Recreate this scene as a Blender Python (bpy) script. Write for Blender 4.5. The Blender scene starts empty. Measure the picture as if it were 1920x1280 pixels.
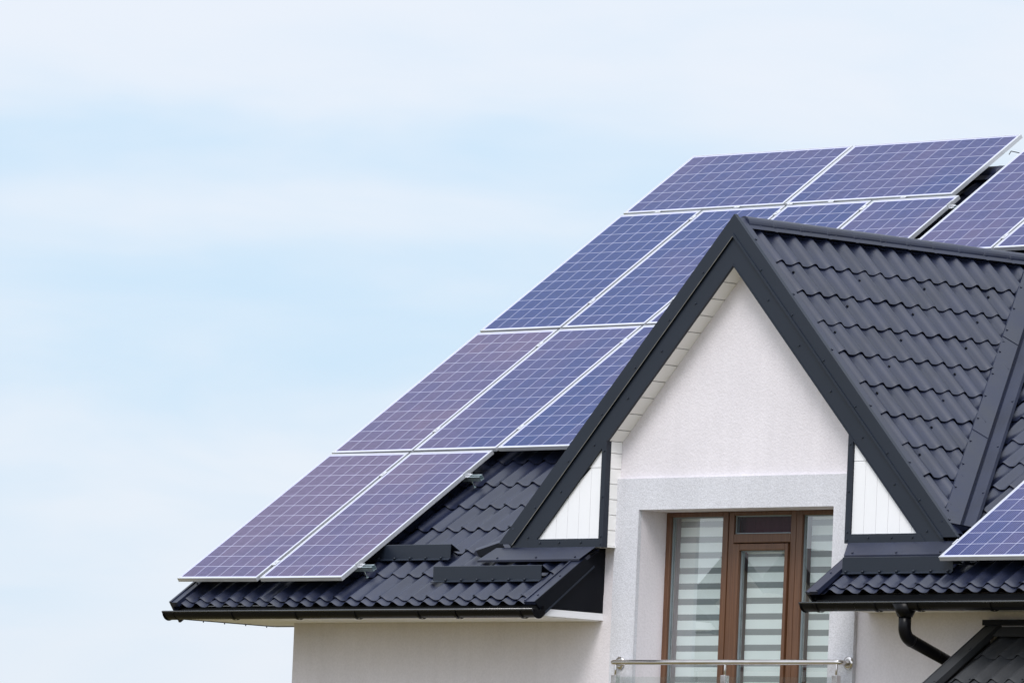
import bpy, bmesh, math, random
from mathutils import Vector, Matrix
random.seed(7)
scene = bpy.context.scene
COL = scene.collection
V = Vector
TH = 0.6221                       # pitch of the main roof
ct, st = math.cos(TH), math.sin(TH)
NR = V((0, -st, ct)); SV = V((0, ct, st))
def RP(u, v, h=0.0):              # point h below the panel plane
    return V((u, 0, 0)) + SV * v - NR * h
R2 = math.sqrt(0.5)

# ------------------------------------------------------------------ key sizes
GZ = -4.9                         # ground
YW = 0.66                         # front wall
YD = 0.485                        # front of the dormer box
YG = 0.93                         # window frames
XC = 5.868                        # centre of the dormer
XE, XE2 = 4.39, 7.31              # where the eaves are cut for the dormer bay
ZA = 2.811                        # apex of the dormer trim
XR = 13.0                         # right end of the house
HC = 0.13                         # tile crests below the panel plane
AMP = 0.034
VE = -0.163                       # lower edge of the tiles
VR = 6.55                         # ridge
XL = 0.03                         # left verge

# ------------------------------------------------------------------ materials
def new_mat(name):
    m = bpy.data.materials.new(name); m.use_nodes = True
    nt = m.node_tree
    b = nt.nodes['Principled BSDF']
    return m, nt, b
def N(nt, t, **kw):
    n = nt.nodes.new(t)
    for k, v in kw.items():
        if k == 'inp':
            for kk, vv in v.items(): n.inputs[kk].default_value = vv
        else: setattr(n, k, v)
    return n
def L(nt, a, b): nt.links.new(a, b)
def math_(nt, op, a=None, b=None, c=None):
    n = nt.nodes.new('ShaderNodeMath'); n.operation = op
    for i, x in enumerate((a, b, c)):
        if x is None: continue
        if isinstance(x, (int, float)): n.inputs[i].default_value = x
        else: nt.links.new(x, n.inputs[i])
    return n.outputs[0]
def simple(name, col, rough=0.5, metal=0.0, spec=0.5, var=0.12, vscale=3.0, bump=0.0, bscale=200.0, rvar=0.08):
    m, nt, b = new_mat(name)
    tc = N(nt, 'ShaderNodeTexCoord')
    no = N(nt, 'ShaderNodeTexNoise', inp={'Scale': vscale, 'Detail': 6.0, 'Roughness': 0.6})
    L(nt, tc.outputs['Object'], no.inputs['Vector'])
    mr = N(nt, 'ShaderNodeMapRange', inp={1: 0.3, 2: 0.7, 3: 1 - var, 4: 1 + var})
    L(nt, no.outputs[0], mr.inputs[0])
    mx = N(nt, 'ShaderNodeVectorMath', operation='SCALE')
    mx.inputs[0].default_value = col[:3]
    L(nt, mr.outputs[0], mx.inputs['Scale'])
    L(nt, mx.outputs[0], b.inputs['Base Color'])
    rr = N(nt, 'ShaderNodeMapRange', inp={1: 0.3, 2: 0.7, 3: max(0, rough - rvar), 4: rough + rvar})
    L(nt, no.outputs[0], rr.inputs[0]); L(nt, rr.outputs[0], b.inputs['Roughness'])
    b.inputs['Metallic'].default_value = metal
    b.inputs['Specular IOR Level'].default_value = spec
    if bump:
        n2 = N(nt, 'ShaderNodeTexNoise', inp={'Scale': bscale, 'Detail': 3.0})
        L(nt, tc.outputs['Object'], n2.inputs['Vector'])
        bp = N(nt, 'ShaderNodeBump', inp={'Strength': bump, 'Distance': 0.01})
        L(nt, n2.outputs[0], bp.inputs['Height']); L(nt, bp.outputs[0], b.inputs['Normal'])
    return m

M = {}
M['tile'] = simple('charcoal_tile_metal', (0.0085, 0.0122, 0.032), 0.38, 0.0, 0.64, 0.30, 2.3, 0.04, 60)
M['tile_weathered'] = simple('weathered_tile_metal', (0.034, 0.036, 0.040), 0.55, 0.0, 0.35, 0.2, 2.2, 0.05, 60)
M['trim'] = simple('charcoal_trim_metal', (0.011, 0.016, 0.027), 0.42, 0.0, 0.36, 0.12, 1.3)
M['trim_gloss'] = simple('gutter_bead', (0.03, 0.032, 0.036), 0.2, 0.0, 1.0, 0.1, 3.0)
M['lip_strip'] = simple('painted_lip_highlight', (0.20, 0.19, 0.17), 0.4, 0.3, 0.5, 0.3, 9.0)  # highlight line of the left barge lip, put into the colour
M['black'] = simple('black_metal', (0.004, 0.005, 0.008), 0.45, 0.0, 0.12, 0.15, 4.0)
M['gutter'] = simple('gutter_black', (0.004, 0.004, 0.005), 0.3, 0.0, 0.13, 0.15, 4.0)
M['felt'] = simple('roof_felt', (0.012, 0.012, 0.013), 0.9)
M['white_pvc'] = simple('white_boards', (0.78, 0.78, 0.80), 0.4, 0, 0.4, 0.02, 2.0)
M['cream_pvc'] = simple('cream_boards', (0.83, 0.82, 0.80), 0.45, 0, 0.4, 0.02, 2.0)
M['alu'] = simple('anodised_aluminium', (0.60, 0.61, 0.64), 0.38, 0.5, 0.5, 0.04, 6.0)
M['zinc'] = simple('zinc_rail', (0.42, 0.50, 0.52), 0.35, 0.8, 0.5, 0.25, 25.0)
M['steel'] = simple('brushed_steel', (0.62, 0.59, 0.57), 0.16, 1.0, 0.5, 0.08, 8.0)
M['gasket'] = simple('gasket', (0.22, 0.26, 0.28), 0.4, 0.3)
M['room'] = simple('dark_room', (0.28, 0.075, 0.09), 0.8)
M['maroon'] = simple('maroon_fabric', (0.085, 0.030, 0.045), 0.9, 0, 0.1)
M['concrete'] = simple('balcony_slab', (0.4, 0.39, 0.38), 0.8)
M['blind_solid'] = simple('blind_fabric', (0.88, 0.97, 0.96), 0.8, 0, 0.2, 0.02)
M['cloudy_dark_roof'] = simple('neighbour_roof', (0.05, 0.05, 0.055), 0.6)
M['neighbour_wall'] = simple('neighbour_wall', (0.66, 0.62, 0.6), 0.8, 0, 0.2, 0.04)

def stucco(name, col, scale, depth, dark, speck):
    m, nt, b = new_mat(name)
    tc = N(nt, 'ShaderNodeTexCoord')
    big = N(nt, 'ShaderNodeTexNoise', inp={'Scale': 1.3, 'Detail': 4.0})
    L(nt, tc.outputs['Object'], big.inputs['Vector'])
    g = N(nt, 'ShaderNodeTexNoise', inp={'Scale': scale, 'Detail': 4.0, 'Roughness': 0.65})
    L(nt, tc.outputs['Object'], g.inputs['Vector'])
    f1 = N(nt, 'ShaderNodeMapRange', inp={1: 0.36, 2: 0.62, 3: dark, 4: 1.0 + speck})
    L(nt, g.outputs[0], f1.inputs[0])
    f2 = N(nt, 'ShaderNodeMapRange', inp={1: 0.3, 2: 0.7, 3: 0.945, 4: 1.035})
    L(nt, big.outputs[0], f2.inputs[0])
    # faint rain streaks running down the render
    mp = N(nt, 'ShaderNodeMapping'); mp.inputs['Scale'].default_value = (9, 9, 0.5)
    L(nt, tc.outputs['Object'], mp.inputs[0])
    sn = N(nt, 'ShaderNodeTexNoise', inp={'Scale': 1.0, 'Detail': 5.0}); L(nt, mp.outputs[0], sn.inputs['Vector'])
    f3 = N(nt, 'ShaderNodeMapRange', inp={1: 0.3, 2: 0.7, 3: 0.97, 4: 1.015}); L(nt, sn.outputs[0], f3.inputs[0])
    mul = math_(nt, 'MULTIPLY', math_(nt, 'MULTIPLY', f1.outputs[0], f2.outputs[0]), f3.outputs[0])
    mx = N(nt, 'ShaderNodeVectorMath', operation='SCALE'); mx.inputs[0].default_value = col
    L(nt, mul, mx.inputs['Scale']); L(nt, mx.outputs[0], b.inputs['Base Color'])
    b.inputs['Roughness'].default_value = 0.9
    b.inputs['Specular IOR Level'].default_value = 0.15
    bp = N(nt, 'ShaderNodeBump', inp={'Strength': 0.6, 'Distance': depth})
    L(nt, g.outputs[0], bp.inputs['Height']); L(nt, bp.outputs[0], b.inputs['Normal'])
    return m
M['stucco'] = stucco('pale_pink_stucco', (0.700, 0.665, 0.695), 55.0, 0.006, 0.95, 0.02)
M['stucco_coarse'] = stucco('grey_mosaic_stucco', (0.61, 0.61, 0.65), 95.0, 0.008, 0.86, 0.07)

def wood():
    m, nt, b = new_mat('brown_wood_foil')
    tc = N(nt, 'ShaderNodeTexCoord')
    mp = N(nt, 'ShaderNodeMapping'); mp.inputs['Scale'].default_value = (60, 60, 2.5)
    L(nt, tc.outputs['Object'], mp.inputs[0])
    no = N(nt, 'ShaderNodeTexNoise', inp={'Scale': 1.0, 'Detail': 6.0, 'Roughness': 0.7})
    L(nt, mp.outputs[0], no.inputs['Vector'])
    cr = N(nt, 'ShaderNodeValToRGB')
    cr.color_ramp.elements[0].position = 0.3; cr.color_ramp.elements[0].color = (0.075, 0.031, 0.014, 1)
    cr.color_ramp.elements[1].position = 0.75; cr.color_ramp.elements[1].color = (0.150, 0.070, 0.034, 1)
    L(nt, no.outputs[0], cr.inputs[0]); L(nt, cr.outputs[0], b.inputs['Base Color'])
    b.inputs['Roughness'].default_value = 0.38
    return m
M['wood'] = wood()

def window_glass(name, fac, tint):
    m = bpy.data.materials.new(name); m.use_nodes = True
    nt = m.node_tree; nt.nodes.clear()
    o = N(nt, 'ShaderNodeOutputMaterial'); mix = N(nt, 'ShaderNodeMixShader')
    tr = N(nt, 'ShaderNodeBsdfTransparent'); tr.inputs[0].default_value = tint
    gl = N(nt, 'ShaderNodeBsdfGlossy'); gl.inputs['Roughness'].default_value = 0.004
    ge = N(nt, 'ShaderNodeNewGeometry'); dp = N(nt, 'ShaderNodeVectorMath', operation='DOT_PRODUCT')
    L(nt, ge.outputs['Normal'], dp.inputs[0]); L(nt, ge.outputs['Incoming'], dp.inputs[1])
    sch = math_(nt, 'ADD', math_(nt, 'MULTIPLY', math_(nt, 'POWER', math_(nt, 'SUBTRACT', 1.0, math_(nt, 'ABSOLUTE', dp.outputs['Value'])), 5.0), 0.96), 0.04)
    f = math_(nt, 'MINIMUM', math_(nt, 'MULTIPLY', sch, fac), 1.0)
    L(nt, f, mix.inputs[0]); L(nt, tr.outputs[0], mix.inputs[1]); L(nt, gl.outputs[0], mix.inputs[2])
    L(nt, mix.outputs[0], o.inputs[0])
    return m
M['glass'] = window_glass('window_glass', 7.0, (0.985, 1.0, 1.0, 1))
M['dark_glass'] = window_glass('top_light_glass', 0.5, (0.8, 0.78, 0.8, 1))
M['clear_glass'] = window_glass('balustrade_glass', 0.9, (0.95, 0.97, 0.96, 1))

def sheer():
    m = bpy.data.materials.new('sheer_blind_band'); m.use_nodes = True
    nt = m.node_tree; b = nt.nodes['Principled BSDF']
    b.inputs['Base Color'].default_value = (0.27, 0.31, 0.32, 1); b.inputs['Roughness'].default_value = 0.8
    o = nt.nodes['Material Output']
    mix = N(nt, 'ShaderNodeMixShader'); tr = N(nt, 'ShaderNodeBsdfTransparent')
    mix.inputs[0].default_value = 0.9
    L(nt, tr.outputs[0], mix.inputs[1]); L(nt, b.outputs[0], mix.inputs[2]); L(nt, mix.outputs[0], o.inputs[0])
    return m
M['blind_sheer'] = sheer()

def solar_cells():
    """6 x 12 cells under glass; UVs are metres on the panel (long side = second axis)"""
    m, nt, b = new_mat('polycrystalline_cells')
    uv = N(nt, 'ShaderNodeUVMap'); uv.uv_map = 'UVMap'
    sp = N(nt, 'ShaderNodeSeparateXYZ'); L(nt, uv.outputs[0], sp.inputs[0])
    cw, ch = (0.992 - 0.052) / 6, (1.956 - 0.058) / 12
    cx = math_(nt, 'DIVIDE', math_(nt, 'SUBTRACT', sp.outputs[0], 0.026), cw)
    cy = math_(nt, 'DIVIDE', math_(nt, 'SUBTRACT', sp.outputs[1], 0.029), ch)
    fx, fy = math_(nt, 'FRACT', cx), math_(nt, 'FRACT', cy)
    dx = math_(nt, 'MINIMUM', fx, math_(nt, 'SUBTRACT', 1.0, fx))
    dy = math_(nt, 'MINIMUM', fy, math_(nt, 'SUBTRACT', 1.0, fy))
    gap = math_(nt, 'LESS_THAN', math_(nt, 'MINIMUM', dx, dy), 0.0115)
    # outside the cell field = white backsheet
    ox = math_(nt, 'MULTIPLY', math_(nt, 'GREATER_THAN', cx, 0.0), math_(nt, 'LESS_THAN', cx, 6.0))
    oy = math_(nt, 'MULTIPLY', math_(nt, 'GREATER_THAN', cy, 0.0), math_(nt, 'LESS_THAN', cy, 12.0))
    out = math_(nt, 'SUBTRACT', 1.0, math_(nt, 'MULTIPLY', ox, oy))
    white = math_(nt, 'MAXIMUM', gap, out)
    # busbars along the long side
    bus = math_(nt, 'FRACT', math_(nt, 'MULTIPLY', fx, 7.0))
    busm = N(nt, 'ShaderNodeMapRange', interpolation_type='SMOOTHSTEP', inp={1: 0.10, 2: 0.32, 3: 1.0, 4: 0.0})
    L(nt, math_(nt, 'ABSOLUTE', math_(nt, 'SUBTRACT', bus, 0.5)), busm.inputs[0])
    # cell by cell tint
    oi = N(nt, 'ShaderNodeObjectInfo')
    cmb = N(nt, 'ShaderNodeCombineXYZ')
    L(nt, math_(nt, 'FLOOR', cx), cmb.inputs[0]); L(nt, math_(nt, 'FLOOR', cy), cmb.inputs[1])
    L(nt, math_(nt, 'MULTIPLY', oi.outputs['Random'], 91.0), cmb.inputs[2])
    wn = N(nt, 'ShaderNodeTexWhiteNoise'); L(nt, cmb.outputs[0], wn.inputs[0])
    # crystal grain and slow coating drift over the whole array
    tc = N(nt, 'ShaderNodeNewGeometry')
    n1 = N(nt, 'ShaderNodeTexNoise', inp={'Scale': 0.75, 'Detail': 2.0}); L(nt, tc.outputs['Position'], n1.inputs['Vector'])
    n2 = N(nt, 'ShaderNodeTexVoronoi', inp={'Scale': 45.0}); L(nt, tc.outputs['Position'], n2.inputs['Vector'])
    drift = N(nt, 'ShaderNodeMapRange', inp={1: 0.35, 2: 0.65, 3: 0.0, 4: 1.0}); L(nt, n1.outputs[0], drift.inputs[0])
    oc = N(nt, 'ShaderNodeSeparateColor'); L(nt, oi.outputs['Color'], oc.inputs[0])
    t = math_(nt, 'ADD', oc.outputs[0], math_(nt, 'ADD', math_(nt, 'MULTIPLY', math_(nt, 'SUBTRACT', wn.outputs['Value'], 0.5), 0.20), math_(nt, 'MULTIPLY', math_(nt, 'SUBTRACT', drift.outputs[0], 0.5), 0.40)))
    cr = N(nt, 'ShaderNodeValToRGB')
    e = cr.color_ramp.elements
    e[0].position = 0.05; e[0].color = (0.008, 0.026, 0.114, 1)
    e[1].position = 0.95; e[1].color = (0.086, 0.062, 0.118, 1)
    mid = cr.color_ramp.elements.new(0.5); mid.color = (0.042, 0.041, 0.118, 1)
    L(nt, t, cr.inputs[0])
    gr = N(nt, 'ShaderNodeMapRange', inp={1: 0.0, 2: 1.0, 3: 0.86, 4: 1.12})
    sc = N(nt, 'ShaderNodeSeparateColor'); L(nt, n2.outputs['Color'], sc.inputs[0]); L(nt, sc.outputs[0], gr.inputs[0])
    cs = N(nt, 'ShaderNodeVectorMath', operation='SCALE'); L(nt, cr.outputs[0], cs.inputs[0]); L(nt, gr.outputs[0], cs.inputs['Scale'])
    m1 = N(nt, 'ShaderNodeMix', data_type='RGBA')
    L(nt, math_(nt, 'MULTIPLY', busm.outputs[0], 0.26), m1.inputs['Factor']); L(nt, cs.outputs[0], m1.inputs['A']); m1.inputs['B'].default_value = (0.25, 0.27, 0.42, 1)
    m2 = N(nt, 'ShaderNodeMix', data_type='RGBA')
    L(nt, white, m2.inputs['Factor']); L(nt, m1.outputs['Result'], m2.inputs['A']); m2.inputs['B'].default_value = (0.48, 0.49, 0.64, 1)
    L(nt, m2.outputs['Result'], b.inputs['Base Color'])
    b.inputs['Roughness'].default_value = 0.14
    b.inputs['IOR'].default_value = 1.35
    b.inputs['Specular IOR Level'].default_value = 0.13
    return m
M['cells'] = solar_cells()

def grass_mat():
    m, nt, b = new_mat('lawn')
    tc = N(nt, 'ShaderNodeTexCoord')
    no = N(nt, 'ShaderNodeTexNoise', inp={'Scale': 0.6, 'Detail': 8.0}); L(nt, tc.outputs['Object'], no.inputs['Vector'])
    cr = N(nt, 'ShaderNodeValToRGB')
    cr.color_ramp.elements[0].position = 0.3; cr.color_ramp.elements[0].color = (0.095, 0.080, 0.028, 1)
    cr.color_ramp.elements[1].position = 0.7; cr.color_ramp.elements[1].color = (0.18, 0.145, 0.065, 1)
    L(nt, no.outputs[0], cr.inputs[0]); L(nt, cr.outputs[0], b.inputs['Base Color'])
    b.inputs['Roughness'].default_value = 1.0
    return m
M['grass'] = grass_mat()

# ------------------------------------------------------------------ mesh helpers
class MB:
    def __init__(s): s.v = []; s.f = []; s.m = []; s.smooth = []
    def face(s, pts, mi=0, sm=False):
        i = len(s.v); s.v += [tuple(p) for p in pts]; s.f.append(tuple(range(i, i + len(pts)))); s.m.append(mi); s.smooth.append(sm)
    def box(s, lo, hi, mi=0, fr=None):
        """axis box, or in the frame fr=(origin, ax, ay, az)"""
        x0, y0, z0 = lo; x1, y1, z1 = hi
        P = [(x0, y0, z0), (x1, y0, z0), (x1, y1, z0), (x0, y1, z0), (x0, y0, z1), (x1, y0, z1), (x1, y1, z1), (x0, y1, z1)]
        if fr:
            o, a, b, c = fr; P = [tuple(o + a * p[0] + b * p[1] + c * p[2]) for p in P]
        i = len(s.v); s.v += P
        for q in ((0, 3, 2, 1), (4, 5, 6, 7), (0, 1, 5, 4), (1, 2, 6, 5), (2, 3, 7, 6), (3, 0, 4, 7)):
            s.f.append(tuple(i + k for k in q)); s.m.append(mi); s.smooth.append(False)
    def prism(s, pts, d, mi=0):
        """flat polygon pts pushed along vector d"""
        d = V(d); a = [V(p) for p in pts]; b = [p + d for p in a]
        n = len(a); i = len(s.v); s.v += [tuple(p) for p in a + b]
        s.f.append(tuple(i + k for k in range(n))); s.f.append(tuple(i + n + k for k in reversed(range(n)))); s.m += [mi, mi]; s.smooth += [False, False]
        for k in range(n):
            k2 = (k + 1) % n
            s.f.append((i + k, i + n + k, i + n + k2, i + k2)); s.m.append(mi); s.smooth.append(False)
    def tube(s, path, r, seg=12, mi=0, caps=True):
        path = [V(p) for p in path]; rings = []
        up = V((0, 0, 1))
        prev = None
        for k, p in enumerate(path):
            if k == 0: t = path[1] - p
            elif k == len(path) - 1: t = p - path[k - 1]
            else: t = (path[k + 1] - p).normalized() + (p - path[k - 1]).normalized()
            t.normalize()
            if prev is None:
                a = t.cross(up)
                if a.length < 1e-3: a = t.cross(V((1, 0, 0)))
            else:
                a = prev - t * prev.dot(t)
            a.normalize(); prev = a; b = t.cross(a)
            rr = r[k] if isinstance(r, (list, tuple)) else r
            i = len(s.v); rings.append(i)
            for j in range(seg):
                g = 2 * math.pi * j / seg
                s.v.append(tuple(p + a * math.cos(g) * rr + b * math.sin(g) * rr))
        for k in range(len(rings) - 1):
            for j in range(seg):
                j2 = (j + 1) % seg
                s.f.append((rings[k] + j, rings[k] + j2, rings[k + 1] + j2, rings[k + 1] + j)); s.m.append(mi); s.smooth.append(True)
        if caps:
            s.f.append(tuple(rings[0] + j for j in reversed(range(seg)))); s.f.append(tuple(rings[-1] + j for j in range(seg)))
            s.m += [mi, mi]; s.smooth += [False, False]
    def dot(s, p, n, r=0.011, hgt=0.008, mi=0):
        """a small hexagonal screw head"""
        p, n = V(p), V(n).normalized()
        s.tube([p - n * 0.002, p + n * hgt], [r, r * 0.8], 6, mi)
    def build(s, name, mats, parent=None, recalc=True, bevel=0.0):
        me = bpy.data.meshes.new(name); me.from_pydata(s.v, [], s.f)
        if not isinstance(mats, (list, tuple)): mats = [mats]
        for m in mats: me.materials.append(m)
        me.polygons.foreach_set('material_index', s.m); me.polygons.foreach_set('use_smooth', s.smooth)
        if recalc:
            bm = bmesh.new(); bm.from_mesh(me); bmesh.ops.recalc_face_normals(bm, faces=bm.faces); bm.to_mesh(me); bm.free()
        me.update()
        o = bpy.data.objects.new(name, me); COL.objects.link(o)
        if parent: o.parent = parent
        if bevel:
            bv = o.modifiers.new('bevel', 'BEVEL'); bv.width = bevel; bv.segments = 2; bv.limit_method = 'ANGLE'; bv.angle_limit = math.radians(40)
        return o
def empty(name, loc=(0, 0, 0), rot=None):
    o = bpy.data.objects.new(name, None); COL.objects.link(o); o.location = loc
    if rot is not None: o.rotation_euler = rot
    return o
def tag(o, label, cat, group=None):
    o['label'] = label; o['category'] = cat
    if group: o['group'] = group
    return o
def dup(root):
    r = root.copy(); COL.objects.link(r)
    for ch in root.children:
        c = ch.copy(); COL.objects.link(c); c.parent = r
        for g in ch.children:
            d = g.copy(); COL.objects.link(d); d.parent = c
    return r

# ------------------------------------------------------------------ the house
# The house Empty stands at ground level; its children are given in world numbers through HOUSE_OFF
house = empty('house', (XC, YW, GZ))
tag(house, 'pink-white rendered house with charcoal metal tile roof and steep front gable', 'house')
INV = Matrix.Translation((-XC, -YW, -GZ))
def part(mb, name, mats, parent=None, **kw):
    """part of the house; parent=None hangs it on the house itself"""
    o = mb.build(name, mats, None, **kw)
    if parent is None:
        o.parent = house; o.matrix_parent_inverse = INV
    else:
        o.parent = parent                      # parts sit at the world origin, so children need no offset
    return o

# ---- walls
w = MB()
T = 0.3
def wq(x0, x1, z0, z1): w.box((x0, YW, z0), (x1, YW + T, z1))
OX0, OX1, OZ0, OZ1 = 4.785, 6.936, -1.75, 0.544
wq(0.72, XE, GZ, -0.12)
wq(XE, OX0, GZ, OZ1)
wq(OX1, XE2, GZ, OZ1)
wq(XE2, XR, GZ, -0.12)
wq(OX0, OX1, GZ, OZ0)
ZS = 2.41                                        # soffit line of the gable
w.prism([(XE, YW, OZ1), (XE2, YW, OZ1), (XE2, YW, ZS + 0.03 - (XE2 - XC)), (XC, YW, ZS + 0.03), (XE, YW, ZS + 0.03 - (XC - XE))], (0, T, 0))
YB = 10.0
def gable_z(y): return (y * st - 0.24) / ct
yr = ct * VR + st * HC
zr = st * VR - ct * HC
for x in (0.72, XR - T):
    w.prism([(x, YW + T, GZ), (x, YW + T, gable_z(YW + T)), (x, yr, zr - 0.2), (x, 2 * yr - YW - T, gable_z(YW + T)), (x, 2 * yr - YW - T, GZ)], (T, 0, 0))
w.box((0.72, 2 * yr - YW - T, GZ), (XR, 2 * yr - YW, -0.12))
part(w, 'wall', M['stucco'])

# ---- raised surround of the balcony door
s = MB()
MX0, MX1, MZ1 = 4.522, 7.205, 0.79
D = 0.035
ring = lambda y: [(MX0, y, OZ0), (MX0, y, MZ1), (MX1, y, MZ1), (MX1, y, OZ0), (OX1, y, OZ0), (OX1, y, OZ1), (OX0, y, OZ1), (OX0, y, OZ0)]
s.box((MX0, YW - D, OZ0), (OX0, YW - 0.001, OZ1)); s.box((OX1, YW - D, OZ0), (MX1, YW - 0.001, OZ1)); s.box((MX0, YW - D, OZ1), (MX1, YW - 0.001, MZ1))
part(s, 'door_surround', M['stucco_coarse'])

# ---- reveal lining + dark room behind the glass
r = MB()
r.box((OX0 - 0.2, YG + 0.16, OZ0 - 0.1), (OX0 + 0.0, YG + 1.6, OZ1 + 0.1)); r.box((OX1, YG + 0.16, OZ0 - 0.1), (OX1 + 0.2, YG + 1.6, OZ1 + 0.1))
r.box((OX0, YG + 0.16, OZ1 + 0.0), (OX1, YG + 1.6, OZ1 + 0.1)); r.box((OX0, YG + 1.5, OZ0), (OX1, YG + 1.6, OZ1)); r.box((OX0, YG + 0.02, OZ0 - 0.1), (OX1, YG + 1.5, OZ0))
part(r, 'room_lining', M['room'])
r = MB()
r.box((OX0 - 0.25, YW + T, OZ0 - 0.1), (OX0, YG + 0.16, OZ1 + 0.2)); r.box((OX1, YW + T, OZ0 - 0.1), (OX1 + 0.25, YG + 0.16, OZ1 + 0.2)); r.box((OX0, YW + T, OZ1), (OX1, YG + 0.16, OZ1 + 0.2))
part(r, 'reveal', M['stucco'])

# ---- window: two fixed lights and a balcony door with a top light
def frame_part(rects, y0, y1, name, parent=None, bevel=0.006):
    b = MB()
    for x0, x1, z0, z1 in rects: b.box((x0, y0, z0), (x1, y1, z1))
    return part(b, name, M['wood'], parent, bevel=bevel)
def glass_part(x0, x1, z0, z1, y, parent, mat='glass'):
    g = MB(); g.face([(x0, y, z0), (x1, y, z0), (x1, y, z1), (x0, y, z1)])
    part(g, 'glass', M[mat], parent, recalc=False)
    k = MB()
    k.box((x0, y - .006, z0), (x0 + .012, y + .024, z1)); k.box((x1 - .012, y - .006, z0), (x1, y + .024, z1)); k.box((x0 + .012, y - .006, z1 - .009), (x1 - .012, y + .024, z1)); k.box((x0 + .012, y - .006, z0), (x1 - .012, y + .024, z0 + .009))
    part(k, 'gasket', M['gasket'], parent)
FZ = OZ0 + 0.02
win_l = frame_part([(OX0 - .002, 4.836, FZ, OZ1), (4.836, 5.417, 0.506, OZ1), (4.836, 5.417, FZ, FZ + .06), (5.417, 5.478, FZ, OZ1)], YG, YG + 0.075, 'window')
glass_part(4.836, 5.417, FZ + .06, 0.506, YG + 0.03, win_l)
win_r = frame_part([(6.232, 6.297, FZ, OZ1), (6.297, 6.90, 0.506, OZ1), (6.297, 6.90, FZ, FZ + .06), (6.90, OX1 + .002, FZ, OZ1)], YG, YG + 0.075, 'window')
glass_part(6.297, 6.90, FZ + .06, 0.506, YG + 0.03, win_r)
door = frame_part([(5.484, 5.541, FZ, OZ1), (5.541, 6.166, 0.511, OZ1), (5.541, 6.166, 0.297, 0.368), (6.166, 6.226, FZ, OZ1)], YG + .004, YG + 0.075, 'balcony_door')
glass_part(5.541, 6.166, 0.368, 0.511, YG + 0.03, door, 'dark_glass')
leaf = frame_part([(5.550, 5.621, FZ, 0.290), (6.123, 6.158, FZ, 0.290), (5.621, 6.123, 0.237, 0.290), (5.621, 6.123, FZ, FZ + .1)], YG - 0.012, YG + 0.05, 'door_leaf', door)
g = MB(); g.face([(5.621, YG + .022, FZ + .1), (6.123, YG + .022, FZ + .1), (6.123, YG + .022, .237), (5.621, YG + .022, .237)])
part(g, 'glass', M['glass'], door, recalc=False)
k = MB(); k.box((5.621, YG + .016, FZ + .1), (5.633, YG + .046, .237)); k.box((6.111, YG + .016, FZ + .1), (6.123, YG + .046, .237)); k.box((5.633, YG + .016, .228), (6.111, YG + .046, .237))
part(k, 'gasket', M['gasket'], door)

# ---- zebra roller blinds (they hang behind the glass: things of their own)
def blind(x0, x1, ztop, y, label, off=0.0):
    root = empty('roller_blind', ((x0 + x1) / 2, y, ztop))
    tag(root, label, 'roller blind', 'striped roller blinds behind the balcony glazing')
    X0, X1 = x0 - (x0 + x1) / 2, x1 - (x0 + x1) / 2
    z = 0.213 + off - ztop
    while z < 0: z += 0.1215
    b = MB(); sh = MB()
    zt = 0.0; zc = z
    # dark (sheer) bands centred on zc
    edges = []
    while zc > FZ - ztop - 0.1:
        edges.append((zc + 0.024, zc - 0.024)); zc -= 0.1215
    top = 0.0
    for hi, lo in edges:
        if top > hi: b.box((X0, -0.001, hi), (X1, 0.001, top))
        if lo < 0: sh.box((X0, -0.0007, max(lo, FZ - ztop - 0.05)), (X1, 0.0007, min(hi, 0.0)))
        top = min(lo, 0.0)
    o = b.build('fabric_band', M['blind_solid'], root); o = sh.build('sheer_band', M['blind_sheer'], root)
    c = MB(); c.tube([(X0, 0.004, 0.02), (X1, 0.004, 0.02)], 0.02, 12); c.build('roller_tube', M['blind_solid'], root)
blind(4.850, 5.415, 0.54, YG + 0.10, 'striped roller blind behind the wide left-hand pane of the balcony window')
blind(5.640, 6.110, 0.215, YG + 0.075, 'striped roller blind on the glass of the brown balcony door leaf', 0.004)
blind(6.305, 6.93, 0.54, YG + 0.10, 'striped roller blind behind the right-hand pane, partly hidden by the eave', -0.002)

cu = empty('curtain', (5.8535, YG + 0.1, 0.52)); tag(cu, 'dark maroon curtain strip behind the small pane above the balcony door', 'curtain')
b = MB(); n = 36
for k in range(n):
    x0, x1 = -0.33 + 0.66 * k / n, -0.33 + 0.66 * (k + 1) / n
    y0, y1 = 0.008 * math.sin(k * 1.1), 0.008 * math.sin((k + 1) * 1.1)
    b.face([(x0, y0, -0.17), (x1, y1, -0.17), (x1, y1, 0.02), (x0, y0, 0.02)], 0, True)
b.build('fabric', M['maroon'], cu)

# ---- balcony slab and railing
b = MB(); b.box((OX0 - 0.25, YW - 0.62, OZ0 - 0.2), (OX1 + 0.25, YW - 0.036, OZ0 - 0.02)); part(b, 'balcony_slab', M['concrete'])

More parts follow.
